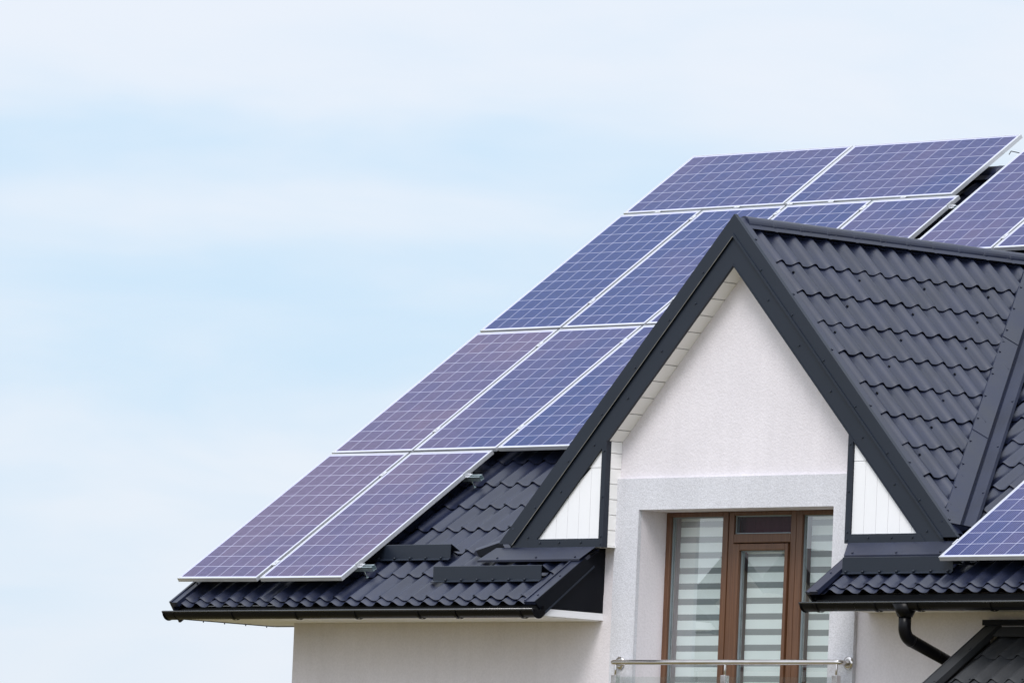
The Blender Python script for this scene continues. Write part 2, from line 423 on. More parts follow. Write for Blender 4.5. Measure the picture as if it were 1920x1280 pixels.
# ------------------------------------------------------------------ wavy metal tiles
PITCH, PITCH_R, PITCH_D, PITCH_P = 0.1846, 0.1785, 0.181, 0.179
VER = -0.035                           # lower edge of the right-hand tiles
def wave(t):
    c = 0.5 + 0.5 * math.cos(2 * math.pi * t)
    return AMP * (c ** 1.85 - 1.0)
def tile_sheet(name, mat, org, ud, vd, nd, u0, u1, v0, v1, step0, phase, cuts=(), dv=0.35, parent=None, holes=None, screws=(), pitch=PITCH):
    """pressed tile sheet: crest line at org + ud*u + vd*v; steps at step0 + k*dv"""
    bm = bmesh.new()
    SEG = 14
    PITCH_ = pitch
    nu = int((u1 - u0) / PITCH_ * SEG) + 1
    us = [u0 + (u1 - u0) * i / nu for i in range(nu + 1)]
    edges = [v0]
    k = math.ceil((v0 - step0 + 0.02) / dv)
    while step0 + k * dv < v1 - 0.02: edges.append(step0 + k * dv); k += 1
    edges.append(v1)
    for i in range(len(edges) - 1):
        a, c = edges[i], edges[i + 1]
        full = dv
        top = c + (0.03 if i < len(edges) - 2 else 0)
        def off(v): return -0.014 * (v - a) / full
        prof = [(a + 0.002, -0.0065), (a, -0.001), (a + 0.004, 0.0), (a + 0.05, off(a + 0.05)), ((a + c) / 2, off((a + c) / 2)), (top, off(top) - 0.002)]
        if i == 0: prof = [(pv, ph - 0.014 * (1 - (c - a) / dv)) for pv, ph in prof]
        rows = []
        for pv, ph in prof:
            row = []
            for u in us:
                # shallow wave warp so that sheets do not look ruled
                wob = 0.0012 * math.sin(u * 3.1 + i * 1.7) + 0.0010 * math.sin(u * 7.7 + i * 2.9)
                wob += 0.005 * (((u - phase) / (6 * PITCH_)) % 1.0)
                lip = -0.012 * (1 + wave((u - phase) / PITCH_) / AMP) if pv < a + 0.01 else 0
                row.append(bm.verts.new(org + ud * u + vd * (pv + lip * -0.6) + nd * (wave((u - phase) / PITCH_) + ph + wob)))
            rows.append(row)
        for r0, r1 in zip(rows, rows[1:]):
            for j in range(nu):
                f = bm.faces.new((r0[j], r0[j + 1], r1[j + 1], r1[j])); f.smooth = True
    for co, no in cuts:
        bmesh.ops.bisect_plane(bm, geom=bm.verts[:] + bm.edges[:] + bm.faces[:], plane_co=co, plane_no=no, clear_outer=True)
    if holes:
        for planes, test in holes:
            for co, no in planes:
                bmesh.ops.bisect_plane(bm, geom=bm.verts[:] + bm.edges[:] + bm.faces[:], plane_co=co, plane_no=no)
            dead = [f for f in bm.faces if test(f.calc_center_median())]
            bmesh.ops.delete(bm, geom=dead, context='FACES')
    def scr(p):                          # small dark screw heads pressed into the troughs
        a_ = nd.cross(ud).normalized(); r_ = 0.011
        bot = [bm.verts.new(p + (ud * math.cos(g) + a_ * math.sin(g)) * r_ - nd * .004) for g in [k * math.pi / 3 for k in range(6)]]
        tp = [bm.verts.new(p + (ud * math.cos(g) + a_ * math.sin(g)) * r_ * .8 + nd * .008) for g in [k * math.pi / 3 for k in range(6)]]
        fs = [bm.faces.new(tp)] + [bm.faces.new((bot[k], bot[(k + 1) % 6], tp[(k + 1) % 6], tp[k])) for k in range(6)]
        for f in fs: f.material_index = 1
    for p in screws: scr(p)
    me = bpy.data.meshes.new(name); bm.normal_update()
    bm.to_mesh(me); bm.free()
    me.materials.append(mat); me.materials.append(M['black'])
    try: me.set_sharp_from_angle(angle=math.radians(38))
    except Exception: pass
    o = bpy.data.objects.new(name, me); COL.objects.link(o)
    if parent is None: o.parent = house; o.matrix_parent_inverse = INV
    else: o.parent = parent
    return o

# ---- main roof
hole = ([(V((XE, 0, 0)), V((1, 0, 0))), (V((XE2, 0, 0)), V((1, 0, 0))), (V((0, 1.7, 0)), V((0, 1, 0)))],
        lambda c: XE < c.x < XE2 and c.y < 1.7)
PH = 0.107
scr_m = []
for i in range(19):
    for j in range(68):
        if (i + 2 * j) % 3: continue
        p = RP(PH + PITCH * (j + .5), -0.102 + .35 * i + 0.07, HC + AMP + 0.006)
        if XE - .1 < p.x < XE2 + .1 and p.y < 1.75: continue
        scr_m.append(p)
roof = tile_sheet('main_roof', M['tile'], RP(0, 0, HC), V((1, 0, 0)), SV, NR, XL + 0.05, XE2, VE, VR, -0.102, PH, holes=[hole], screws=[p for p in scr_m if p.x < XE2 - .05])
PHR = 8.204
roof_r = tile_sheet('right_slope', M['tile'], RP(0, 0, HC), V((1, 0, 0)), SV, NR, XE2, XR + 0.3, VER, VR, 0.022, PHR, dv=0.348, parent=roof, pitch=PITCH_R,
    screws=[RP(PHR + PITCH_R * (j + .5), 0.022 + .348 * i + 0.06, HC + AMP + 0.006) for i in range(18) for j in range(-4, 28) if (i + 2 * j) % 3 == 0])
# rear slope, seen only from elsewhere
ridge_p = RP(0, VR, HC)
tile_sheet('rear_slope', M['tile'], V((0, 2 * ridge_p.y, 0)), V((1, 0, 0)), V((0, -ct, st)), V((0, st, ct)), XL + 0.05, XR + 0.3, VE - 0.0, VR, -0.12, PH, parent=roof).location = (0, 0, -HC / ct * 1.0)
# boards under the tiles
d = MB()
def slab(u0, u1, v0, v1, h0, h1):
    d.prism([RP(u0, v0, h0), RP(u1, v0, h0), RP(u1, v1, h0), RP(u0, v1, h0)], -NR * (h1 - h0))
slab(XL + 0.03, XE - 0.02, VE + 0.14, VR - 0.02, 0.225, 0.25); slab(XE2 + 0.02, XR + 0.25, VER + 0.14, VR - 0.02, 0.225, 0.25); slab(XE - 0.02, XE2 + 0.02, 2.1, VR - 0.02, 0.225, 0.25)
part(d, 'roof_deck', M['felt'], roof)

# ridge cap of the main roof
def ridge_cap(name, p0, p1, slope_dirs, r, ringstep, mat, parent, flange=0.06):
    """half round ridge with flanges, in segments with a swollen rim"""
    p0, p1 = V(p0), V(p1); ax = (p1 - p0); ln = ax.length; ax.normalize()
    up = V((0, 0, 1)); side = ax.cross(up).normalized()
    a, c = slope_dirs                    # downhill unit vectors left / right as (side, up) pairs
    def prof(k):
        pts = []
        rr = r * k; lift = 0.010
        l = V((a[0], a[1])); rt = V((c[0], c[1]))
        g0 = math.radians(8)
        e0 = (-math.cos(g0) * rr, lift - math.sin(g0) * rr - r * 0.45); 
        q = rr * 1.02 / abs(l.x)
        pts.append((l.x * (q + flange), l.y * (q + flange) + 0.004)); pts.append((l.x * q, l.y * q + 0.012))
        cz = l.y * q + 0.012 + rr * 0.10
        for i in range(0, 15):
            g = -g0 + (math.pi + 2 * g0) * (i / 14)
            pts.append((-math.cos(g) * rr, cz + math.sin(g) * rr))
        pts.append((rt.x * q, rt.y * q + 0.012)); pts.append((rt.x * (q + flange), rt.y * (q + flange) + 0.004))
        return pts
    st_ = []; t = 0.0
    while t < ln:
        e = min(t + ringstep, ln)
        st_ += [(t, 1.0), (max(t, e - 0.035), 0.985), (max(t, e - 0.03), 1.045), (e - 0.006, 1.045), (e, 1.0)]
        t = e
    m = MB(); rows = []
    for tt, k in st_:
        rows.append([p0 + ax * tt + side * x + up * z for x, z in prof(k)])
    for r0, r1 in zip(rows, rows[1:]):
        for i in range(len(r0) - 1):
            m.face([r0[i], r0[i + 1], r1[i + 1], r1[i]], 0, False)
    m.face(rows[0]); m.face(list(reversed(rows[-1])))
    j = 0.12
    while j < ln:
        for q, sd in ((c, 1), (a, -1)):
            pp = p0 + ax * j + side * q[0] * (r + flange * 0.75) + up * (q[1] * (r + flange * 0.75) + 0.006)
            m.dot(pp, up + side * q[0] * 0.7, 0.009)
        j += PITCH * 1.5
    return part(m, name, mat, parent)
rp = RP(0, VR, HC)
ridge_cap('ridge_cap', (XL, rp.y, rp.z + 0.012), (XR + 0.3, rp.y, rp.z + 0.012), ((-ct, -st), (ct, -st)), 0.075, 0.33, M['tile'], roof)

# verge trim down the left gable edge
def roof_bar(mb, u0, u1, v0, v1, htop, hbot, mi=0):
    mb.prism([RP(u0, v0, htop), RP(u1, v0, htop), RP(u1, v1, htop), RP(u0, v1, htop)], -NR * (hbot - htop), mi)
v = MB()
roof_bar(v, XL, XL + 0.082, VE - 0.03, VR + 0.02, 0.108, 0.15); roof_bar(v, XL - 0.012, XL + 0.012, VE - 0.03, VR + 0.02, 0.100, 0.30)
for k in range(12): v.dot(RP(XL + 0.05, 0.1 + k * 0.55, 0.108), NR, 0.01)
part(v, 'verge_trim', M['tile'], roof)
# cut verges beside the dormer bay and their black cheeks
Yb = YW
for X, sgn in ((XE, 1), (XE2, -1)):
    v = MB()
    a0, a1 = (X - 0.115, X + 0.008) if sgn > 0 else (X - 0.008, X + 0.115)
    ve, vt = (VE if sgn > 0 else VER) - 0.035, 0.50; ve -= 0 if sgn > 0 else 0.02; DZ = 0 if sgn > 0 else 0.055; DY = 0 if sgn > 0 else 0.10
    roof_bar(v, a0, a1, ve, vt, 0.122, 0.150)
    roof_bar(v, a0 + (0.0 if sgn > 0 else 0.105), a0 + (0.018 if sgn > 0 else 0.123), ve + .01, vt, 0.114, 0.121)
    # face board of the cut edge
    xa, xb = (X - 0.004, X + 0.016) if sgn > 0 else (X - 0.016, X + 0.004)
    fb = MB()
    fb.prism([(xa, RP(0, ve, .122).y, RP(0, ve, .122).z - .001), (xa, RP(0, .44, .122).y, RP(0, .44, .122).z - .001), (xa, RP(0, .49, .235).y, RP(0, .49, .235).z), (xa, 0.015 + DY, -0.315 + DZ)], (xb - xa, 0, 0))
    for k in (0.0, 0.28): v.dot(RP(X - sgn * 0.035, VE + 0.06 + k, 0.122), NR, 0.009)
    part(v, 'cut_verge_trim', M['tile'], roof)
    e0, e1 = V((xa, 0.012, -0.312)), V((xa, RP(0, .49, .235).y, RP(0, .49, .235).z)); ed = (e1 - e0).normalized(); en = V((0, -ed.z, ed.y))
    part(fb, 'edge_board', M['black'], roof)
    fb = MB(); fb.prism([e0, e1, e1 + en * .014, e0 + en * .014], ((.022) * sgn if sgn > 0 else -.006, 0, 0)); part(fb, 'edge_lip', M['trim'], roof)
    c = MB()
    xa, xb = (X - 0.03, X - 0.003) if sgn > 0 else (X + 0.003, X + 0.03)
    c.prism([(xa, -0.03 + DY, -0.262 + DZ), (xa, -0.03 + DY, -0.19 + DZ), (xa, 0.50, 0.20), (xa, Yb - .001, 0.235), (xa, Yb - .001, -0.262 + DZ)], (xb - xa, 0, 0))
    part(c, 'cheek_panel', M['black'], roof)
    c = MB()
    xa, xb = (X - 0.03, X + 0.001) if sgn > 0 else (X - 0.001, X + 0.03)
    c.box((xa, 0.03 + DY, -0.318 + DZ), (xb, Yb - .001, -0.264 + DZ))
    part(c, 'eave_edge_board', M['white_pvc'], roof)

# eaves box: soffit boards and fascia
for x0, x1, DZ, DY in ((XL, XE - 0.03, 0, 0), (XE2 + 0.03, XR + 0.3, 0.055, 0.10)):
    sf = MB(); n = 5 if DY == 0 else 4; wd = (YW - 0.035 - DY - 0.001) / n
    for k in range(n): sf.box((x0, 0.035 + DY + k * wd + 0.003, -0.326 + DZ), (x1, 0.035 + DY + (k + 1) * wd - 0.003, -0.312 + DZ))
    sf.box((x0, 0.035 + DY, -0.311 + DZ), (x1, YW - .001, -0.306 + DZ))
    if x0 == XL:
        for k in range(3): sf.box((x0, YW + 0.003 + k * .125, -0.326), (0.72 - 0.001, YW + 0.122 + k * .125, -0.312))
    part(sf, 'soffit', M['cream_pvc'], roof)
    fa = MB(); fa.box((x0 + 0.002, 0.018 + DY, -0.322 + DZ), (x1 - 0.002, 0.034 + DY, -0.225 + DZ))
    if x0 == XL:
        fa.box((x0 - 0.004, 0.018, -0.332), (x0 + 0.01, 1.04, -0.21)); fa.box((x0 + 0.011, 1.04, -0.332), (0.719, 1.055, -0.0))
        for k in range(4): fa.tube([(x0 + 0.002, 0.27 + k * 0.23, -0.342), (x0 + 0.002, 0.27 + k * 0.23, -0.33)], 0.005, 6)
    part(fa, 'fascia', M['black'], roof)

# snow guards
def snow_guard(x0, x1, vb, PH=PH, PITCH=PITCH):
    m = MB(); p = RP(0, vb, HC)
    y, z = p.y, p.z
    prof = [(-0.030, -0.022 + .006), (-0.028, -0.026 + .006), (0.0, -0.002), (0.0, 0.108), (0.006, 0.112), (0.10, 0.062), (0.098, 0.058), (0.006, 0.106), (0.004, -0.003)]
    poly = [(x0, y + a, z + c) for a, c in prof]
    n = len(poly)
    for i in range(n - 1):
        a, c = poly[i], poly[i + 1]
        m.face([a, (x1, a[1], a[2]), (x1, c[1], c[2]), c])
    k = math.ceil((x0 + 0.02 - PH) / PITCH)
    while PH + k * PITCH < x1 - 0.01:
        m.dot((PH + k * PITCH, y - 0.012, z - 0.004), (0, -0.4, 1), 0.012, 0.012); k += 1
    part(m, 'snow_guard', M['trim'], roof, recalc=False)
snow_guard(2.90, 4.16, 0.145); snow_guard(1.55, 2.79, 0.485); snow_guard(7.44, 8.60, 0.20, PHR, PITCH_R)

# ------------------------------------------------------------------ dormer
ZT = ZA - 0.036                        # tile crest plane of the dormer slopes meets above XC here
nR = V((R2, 0, R2)); nL = V((-R2, 0, R2)); dR = V((R2, 0, -R2)); dL = V((-R2, 0, -R2))
MAINH = 0.10                           # valley line height
def main_cut():                        # keep what is above the main roof
    return (RP(0, 0, 0.065), -NR)
YT = YD + 0.085
# sheets: u along +Y, v uphill
YEND = 4.4
SMAX = 3.62
def dorm(name, vd, nd, u_dir_sign):
    org = V((XC, 0, ZT))
    # v measured uphill, 0 at the ridge; steps at s=.49+.345k below the ridge
    if u_dir_sign > 0: ud = V((0, 1, 0)); u0, u1 = YT, YEND; ph = 0.719
    else: ud = V((0, 1, 0)); u0, u1 = YT, YEND; ph = 0.719
    return tile_sheet(name, M['tile'], org, ud, vd, nd, u0, u1, -SMAX, -0.02, -0.445 - 0.339 * 12, ph, cuts=[main_cut()], dv=0.339, pitch=PITCH_D, screws=dorm_screws(dR if nd is nR else dL, nd))
def dorm_screws(dd, nd):
    out = []
    for k in range(0, 9):
        s_ = 0.445 + 0.339 * k + 0.10
        for j in range(20):
            if (j + 2 * k) % 4: continue
            p = V((XC, 0.719 + PITCH_D * (j + 0.5), ZT)) + dd * (s_ - 0.02) - nd * (AMP + 0.006)
            if (p - RP(0, 0, 0.05)).dot(NR) > 0.03: out.append(p)
    return out
dr = dorm('dormer_roof', V((-R2, 0, R2)), nR, 1)
dl = dorm('dormer_roof', V((R2, 0, R2)), nL, -1)
# flip normals of the right-hand sheet if needed is unnecessary (double sided shading)
ridge_cap('ridge_cap', (XC, YD + 0.10, ZT + 0.012), (XC, 3.95, ZT + 0.012), ((-R2, -R2), (R2, -R2)), 0.066, 0.295, M['tile'], dr, 0.028)
# side flashing between bargeboard and tiles
for sg, nd, dd, par in ((1, nR, dR, dr), (-1, nL, dL, dl)):
    v = MB()
    o = V((XC, 0, ZA)) - nd * 0.004
    fr = (o, dd, V((0, 1, 0)), nd)
    v.box((0.03, YD + 0.003, -0.020), (3.53, YD + 0.090, 0.0), 0, fr)
    v.box((0.05, YD + 0.091, -0.050), (3.56, YD + 0.105, -0.006), 0, fr)
    for k in range(6): v.dot(o + dd * (0.28 + k * 0.62) + V((0, YD + 0.05, 0)) + nd * 0.001, nd, 0.011)
    part(v, 'side_flashing', M['tile'], par)
# boards under the dormer tiles
for sg, dd, nd, par in ((1, dR, nR, dr), (-1, dL, nL, dl)):
    bm = bmesh.new()
    o = V((XC, 0, ZT)) - nd * 0.075
    ps = [o + V((0, YD + .02, 0)), o + V((0, YEND, 0)), o + dd * SMAX + V((0, YEND, 0)), o + dd * SMAX + V((0, YD + .02, 0))]
    f = bm.faces.new([bm.verts.new(p) for p in ps])
    bmesh.ops.bisect_plane(bm, geom=bm.verts[:] + bm.edges[:] + bm.faces[:], plane_co=RP(0, 0, 0.2), plane_no=-NR, clear_outer=True)
    me = bpy.data.meshes.new('deck'); bm.to_mesh(me); bm.free(); me.materials.append(M['felt'])
    q = bpy.data.objects.new('roof_deck', me); COL.objects.link(q); q.parent = par
# valley trims: groove line X + z = const on a plane just above the main tiles
def valley(sg, par):
    nd, dd = (nR, dR) if sg > 0 else (nL, dL)
    def pt(z):                           # point on the valley line at height z
        y = (z * ct + 0.105) / st
        return V((XC + sg * ((ZA - 0.075) - z), y, z))
    lo, hi = pt(0.30), pt(2.70)
    ax = (hi - lo).normalized()
    a = nd.cross(ax) * (1 if nd.cross(ax).y < 0 else -1); a.normalize()     # across, lying in the dormer slope, away from the main roof
    b_ = NR.cross(ax); b_ = b_ * (1 if b_.x * sg > 0 else -1); b_.normalize()
    m = MB()
    th = 0.004
    rows = []
    prof = [a * 0.175 + nd * 0.014, a * 0.170 + nd * 0.026, a * 0.03 + nd * 0.030, a * 0.024 + nd * 0.010, V((0, 0, 0)) + NR * 0.004, b_ * 0.020 + NR * 0.012, b_ * 0.03 + NR * 0.026, b_ * 0.135 + NR * 0.030, b_ * 0.142 + NR * 0.004]
    for p in (lo, hi): rows.append([p + q for q in prof])
    for i in range(len(prof) - 1): m.face([rows[0][i], rows[0][i + 1], rows[1][i + 1], rows[1][i]])
    m.face(rows[0])
    n = 12
    for k in range(n):
        p = lo + (hi - lo) * ((k + .5) / n)
        m.dot(p + a * 0.155 + nd * 0.027, nd, 0.010)
        if k % 2: m.dot(p + b_ * 0.115 + NR * 0.030, NR, 0.010)
    for k in (0.33, 0.68):               # lap joints
        p = lo + (hi - lo) * k
        m.prism([p + a * 0.171 + nd * 0.0275, p + a * 0.03 + nd * 0.0315, p + a * 0.03 + nd * 0.0315 + ax * 0.006, p + a * 0.171 + nd * 0.0275 + ax * 0.006], nd * 0.003)
    part(m, 'valley_trim', M['tile'], par, recalc=False)
valley(1, dr); valley(-1, dl)

# bargeboards (flat, in the plane of the dormer front)
ZF = 0.262                             # feet
def band(mb, sg, ztop, zbot, y0, y1, zfoot, dxmax=9):
    """band of the gable between the lines ztop-|dx| and zbot-|dx|, cut level at zfoot"""
    P = [(XC, ztop), (XC + sg * (ztop - zfoot), zfoot), (XC + sg * (zbot - zfoot), zfoot), (XC, zbot)]
    mb.prism([(x, y0, z) for x, z in P], (0, y1 - y0, 0))
Z1, Z2 = 2.649, 2.413
for sg, par in ((1, dr), (-1, dl)):
    m = MB()
    band(m, sg, ZA, Z1, YD - 0.004, YD + 0.03, ZF + 0.02)
    band(m, sg, Z1 + 0.012, Z1 - 0.010, YD - 0.013, YD - 0.0045, ZF + 0.01)
    em = MB(); band(em, sg, Z1 - 0.0102, Z1 - 0.0155, YD - 0.0135, YD - 0.008, ZF + 0.01); part(em, 'lip_strip', M['lip_strip'] if sg < 0 else M['trim'], par)  # thin lip strip; on the left a highlight is painted as paler colour
    nd, dd = (nR, dR) if sg > 0 else (nL, dL)
    for k in range(7): m.dot(V((XC + sg * (0.32 + k * 0.36), YD - 0.004, ZA - 0.125 - (0.32 + k * 0.36))), (0, -1, 0), 0.010)
    part(m, 'barge_flashing', M['trim'], par)
    m = MB()
    band(m, sg, Z1 - 0.0105, Z2, YD + 0.006, YD + 0.03, ZF - 0.012)
    # thin drip edge on the inner side
    band(m, sg, Z2 + 0.012, Z2 - 0.003, YD + 0.002, YD + 0.0058, ZF + 0.05)
    for k in range(6): m.dot(V((XC + sg * (0.40 + k * 0.36), YD + 0.006, Z1 - 0.12 - (0.40 + k * 0.36))), (0, -1, 0), 0.010)
    part(m, 'bargeboard', M['trim'], par)
    # triangular infill at the foot
    BX = 1.335
    m = MB()
    X = lambda q: XC + sg * q
    zt = Z2 - BX
    def bx(mb, q0, q1, y0, y1, z0, z1): mb.box((min(X(q0), X(q1)), y0, z0), (max(X(q0), X(q1)), y1, z1))
    m.prism([(X(BX), YD + 0.001, 0.247), (X(BX), YD + 0.001, zt + 0.003), (X(BX + 0.050), YD + 0.001, zt - 0.047), (X(BX + 0.050), YD + 0.001, 0.247)], (0, 0.053, 0))
    m.prism([(X(BX + 0.0505), YD + 0.0015, 0.247), (X(BX + 0.0505), YD + 0.0015, 0.316), (X(Z2 - 0.316 + .03), YD + 0.0015, 0.316), (X(Z2 - 0.247 + .03), YD + 0.0015, 0.247)], (0, 0.02, 0))
    for q, z in ((BX + .025, 1.0), (BX + .025, 0.64), (BX + .025, 0.33), (BX + .025, 0.27), (BX + .25, .285), (BX + .5, .285), (BX + .72, .285)):
        m.dot(V((X(q), YD + .001, z)), (0, -1, 0), 0.010)
    part(m, 'infill_trim', M['trim'], par)
    m = MB()
    q = BX + 0.052; pw = 0.127; n = 0
    while q < Z2 - 0.31:
        q1 = min(q + pw, Z2 - 0.30)
        ztop0, ztop1 = Z2 + .004 - q, Z2 + .004 - q1
        zj = 0.872
        if ztop0 > zj + .02:
            m.prism([(X(q + .0015), YD + 0.022, 0.31), (X(q + .0015), YD + 0.022, min(zj - .002, ztop0)), (X(q1 - .0015), YD + 0.022, min(zj - .002, ztop1)), (X(q1 - .0015), YD + 0.022, 0.31)], (0, 0.01, 0))
            if ztop1 > zj + .004: m.prism([(X(q + .0015), YD + 0.022, zj + .002), (X(q + .0015), YD + 0.022, ztop0), (X(q1 - .0015), YD + 0.022, ztop1), (X(q1 - .0015), YD + 0.022, zj + .002)], (0, 0.01, 0))
            else: m.prism([(X(q + .0015), YD + 0.022, zj + .002), (X(q + .0015), YD + 0.022, ztop0), (X(q + (ztop0 - zj - .002)), YD + 0.022, zj + .002)], (0, 0.01, 0))
        else:
            m.prism([(X(q + .0015), YD + 0.022, 0.31), (X(q + .0015), YD + 0.022, ztop0), (X(q1 - .0015), YD + 0.022, ztop1), (X(q1 - .0015), YD + 0.022, 0.31)], (0, 0.01, 0))
        q += pw
    m.prism([(X(BX + .051), YD + 0.0335, 0.26), (X(BX + .051), YD + 0.0335, Z2 - BX - .05), (X(Z2 - .27), YD + 0.0335, 0.26)], (0, 0.004, 0))
    part(m, 'infill_boards', M['white_pvc'], par)
    # inner return of the box (horizontal boards) and its underside
    m = MB(); z = 0.262
    while z < zt:
        z1 = min(z + 0.121, zt + 0.004)
        bx(m, BX + 0.004, BX + 0.016, YD + 0.056, YW - .001, z + .0028, z1 - .0028); z += 0.121
    bx(m, BX + 0.0165, BX + 0.03, YD + 0.056, YW - .001, 0.262, zt)
    bx(m, BX - 0.006, Z2 - 0.262, YD + 0.056, YW - .001, 0.249, 0.2615)
    part(m, 'return_boards', M['cream_pvc'], par)
    # sloping soffit boards
    m = MB(); t = 0.0; ln = BX / R2; o = V((XC, 0, Z2 + 0.0))
    fr = (o, dd, V((0, 1, 0)), nd)
    while t < ln - .01:
        t1 = min(t + 0.1765, ln)
        m.box((t + .005, YD + 0.031, 0.0), (t1 - .005, YW - .001, 0.012), 0, fr); t += 0.1765
    m.box((0.05, YD + 0.031, 0.034), (ln, YW + .05, 0.04), 1, fr)
    part(m, 'soffit', [M['cream_pvc'], M['felt']], par)
    # apron flashing at the foot
    m = MB()
    xs = (XE - 0.0, XE + 0.07) if sg < 0 else (XE2 + 0.0, XE2 - 0.07)
    far_t, far_b = XC + sg * 2.56, XC + sg * 2.66
    near_t, near_b = xs[1], xs[0]
    pt_, pb = (YD + 0.004, 0.252), (YD - 0.105, 0.148)
    A = [(near_t, pt_[0], pt_[1]), (far_t, pt_[0], pt_[1]), (far_b, pb[0], pb[1]), (near_b, pb[0], pb[1])]
    m.face(A); m.face([A[3], A[2], (A[2][0], pb[0] + .002, pb[1] - .016), (A[3][0], pb[0] + .002, pb[1] - .016)])
    for k in range(3):
        xx = near_b + (far_b - near_b) * (0.06 + 0.38 * k)
        m.dot(V((xx, pb[0] + .018, pb[1] + .018)), (0, -.6, .8), 0.010)
    # crumpled end of the flashing, tucked under the foot of the bargeboard
    A_, B_ = V((XC + sg * 2.738, 0.432, 0.232)), V((XC + sg * 2.560, 0.520, 0.300))
    W_ = V((-sg * .030, .012, -.052)); T_ = V((sg * .035, .03, .018))
    m.face([A_, B_, B_ + T_, A_ + T_])
    m.face([A_ + V((sg * .02, 0, -.01)), A_, A_ + T_, A_ + T_ + V((sg * .03, 0, -.035))])
    m.face([A_, A_ + V((sg * .03, 0, -.03)), A_ + W_ * 1.1, A_ + W_ * .4])
    fm = MB(); fm.prism([A_ - V((0, 0, .004)), B_ - V((0, 0, .004)), B_ + W_ * .8, A_ + (B_ - A_) * .5 + W_ * 1.15, A_ + W_], (sg * .015, .05, -.01))
    part(fm, 'folded_end', M['black'], par)
    part(m, 'apron_flashing', M['tile'], par, recalc=False)

# ------------------------------------------------------------------ gutters
def gutter(x0, x1, zc, brackets, endl=True, endr=True, yc=-0.078):
    r = 0.062
    m = MB(); n = 14
    pr = [(yc - r * math.cos(math.pi * i / n), zc - r * math.sin(math.pi * i / n)) for i in range(n + 1)]
    for i in range(n):
        a, c = pr[i], pr[i + 1]
        m.face([(x0, a[0], a[1]), (x1, a[0], a[1]), (x1, c[0], c[1]), (x0, c[0], c[1])], 0, True)
    m.tube([(x0, yc - r - .003, zc), (x1, yc - r - .003, zc)], 0.008, 10, 1)
    m.face([(x0, yc + r, zc), (x1, yc + r, zc), (x1, yc + r, zc + .03), (x0, yc + r, zc + .03)])
    for x, e in ((x0, endl), (x1, endr)):
        if e:
            m.prism([(x - .006, a, c) for a, c in pr], (0.012, 0, 0))
            m.tube([(x - .015, yc - r * .98, zc + .002)] + [(x - .0, a + (a - yc) * .06, c + (c - zc) * .06) for a, c in pr[1:]], 0.006, 6)
    # sleeve joints
    for x in (x0 + 0.08,):
        pr2 = [(yc + (a - yc) * 1.05, zc + (c - zc) * 1.05) for a, c in pr]
        for i in range(n): m.face([(x - .05, *pr2[i]), (x + .05, *pr2[i]), (x + .05, *pr2[i + 1]), (x - .05, *pr2[i + 1])], 0, True)
    o = part(m, 'gutter', [M['gutter'], M['trim_gloss']], recalc=False)
    for x in brackets:
        k = MB(); q = []
        for i in range(n + 1):
            a, c = pr[i]; q.append((yc + (a - yc) * 1.10, zc + (c - zc) * 1.13))
        for i in range(n):
            a, c = q[i], q[i + 1]
            k.prism([(x - .014, *a), (x - .014, *c), (x - .014, yc + (c[0] - yc) * .96, zc + (c[1] - zc) * .96), (x - .014, yc + (a[0] - yc) * .96, zc + (a[1] - zc) * .96)], (.028, 0, 0))
        part(k, 'bracket', M['gutter'], o)
    return o
g1 = gutter(0.0, 4.44, -0.277, [0.84, 1.62, 2.34, 3.09, 3.53, 4.28])
g2 = gutter(7.285, XR + 0.3, -0.238, [7.44, 8.06, 8.50, 9.25], yc=0.022)

# ---- downpipe: funnel, swan neck, pipe down the wall
m = MB()
YP = 0.022
X0 = 8.335
m.tube([(X0, YP, -0.25), (X0, YP, -0.345)], [0.10, 0.056], 20)
path = [(X0, YP, -0.33), (X0, YP, -0.42)]
for i in range(1, 9):
    g = math.radians(72) * i / 8
    path.append((X0, YP + 0.10 * (1 - math.cos(g)), -0.42 - 0.10 * math.sin(g)))
e = V(path[-1]); dv_ = V((0, math.sin(math.radians(72)), -math.cos(math.radians(72))))
e2 = e + dv_ * 0.44; path.append(tuple(e2))
for i in range(1, 7):
    g = math.radians(72) * (1 - i / 6)
    path.append(tuple(e2 + V((0, 0.08 * (math.sin(math.radians(72)) * 0 + (math.sin(math.radians(72)) - math.sin(g)) * 0.9), -0.08 * (i / 6) * 1.2))))
path.append((X0, path[-1][1], GZ + 0.2))
m.tube(path, 0.048, 20)
m.tube([e - dv_ * .004, e + dv_ * .012], 0.0495, 20)
part(m, 'downpipe', M['gutter'])

# ------------------------------------------------------------------ porch roof at the lower right
ph = NR.dot(V((8.675, YW, -0.343)))             # plane of its tile crests
def PP(u, vv, up=0.0): return V((u, 0, 0)) + SV * vv + NR * (ph + up)
vtop = (YW + st * ph) / ct
pr_ = tile_sheet('porch_roof', M['tile_weathered'], NR * (ph - 0.03), V((1, 0, 0)), SV, NR, 8.745, 12.2, vtop - 3.0, vtop - 0.02, -0.08 - .332 * 8, 8.834, dv=0.332, pitch=PITCH_P,
    screws=[V((8.834 + PITCH_P * (j + .5), 0, 0)) + SV * (-0.08 - .332 * i + 0.05 - 0.332) + NR * (ph - 0.03 - AMP - 0.006) for i in range(0, 7) for j in range(0, 18) if (i + j) % 3 == 0])
m = MB()
m.prism([PP(8.606, vtop - 3.05, 0), PP(8.722, vtop - 3.05, 0), PP(8.722, vtop - .005, 0), PP(8.606, vtop - .005, 0)], -NR * 0.05)
m.prism([PP(8.594, vtop - 3.05, .004), PP(8.605, vtop - 3.05, .004), PP(8.605, vtop - .005, .004), PP(8.594, vtop - .005, .004)], -NR * 0.17)
for k in range(7): m.dot(PP(8.70, vtop - 0.38 - k * .45, 0), NR, .010)
part(m, 'verge_trim', M['tile_weathered'], pr_)
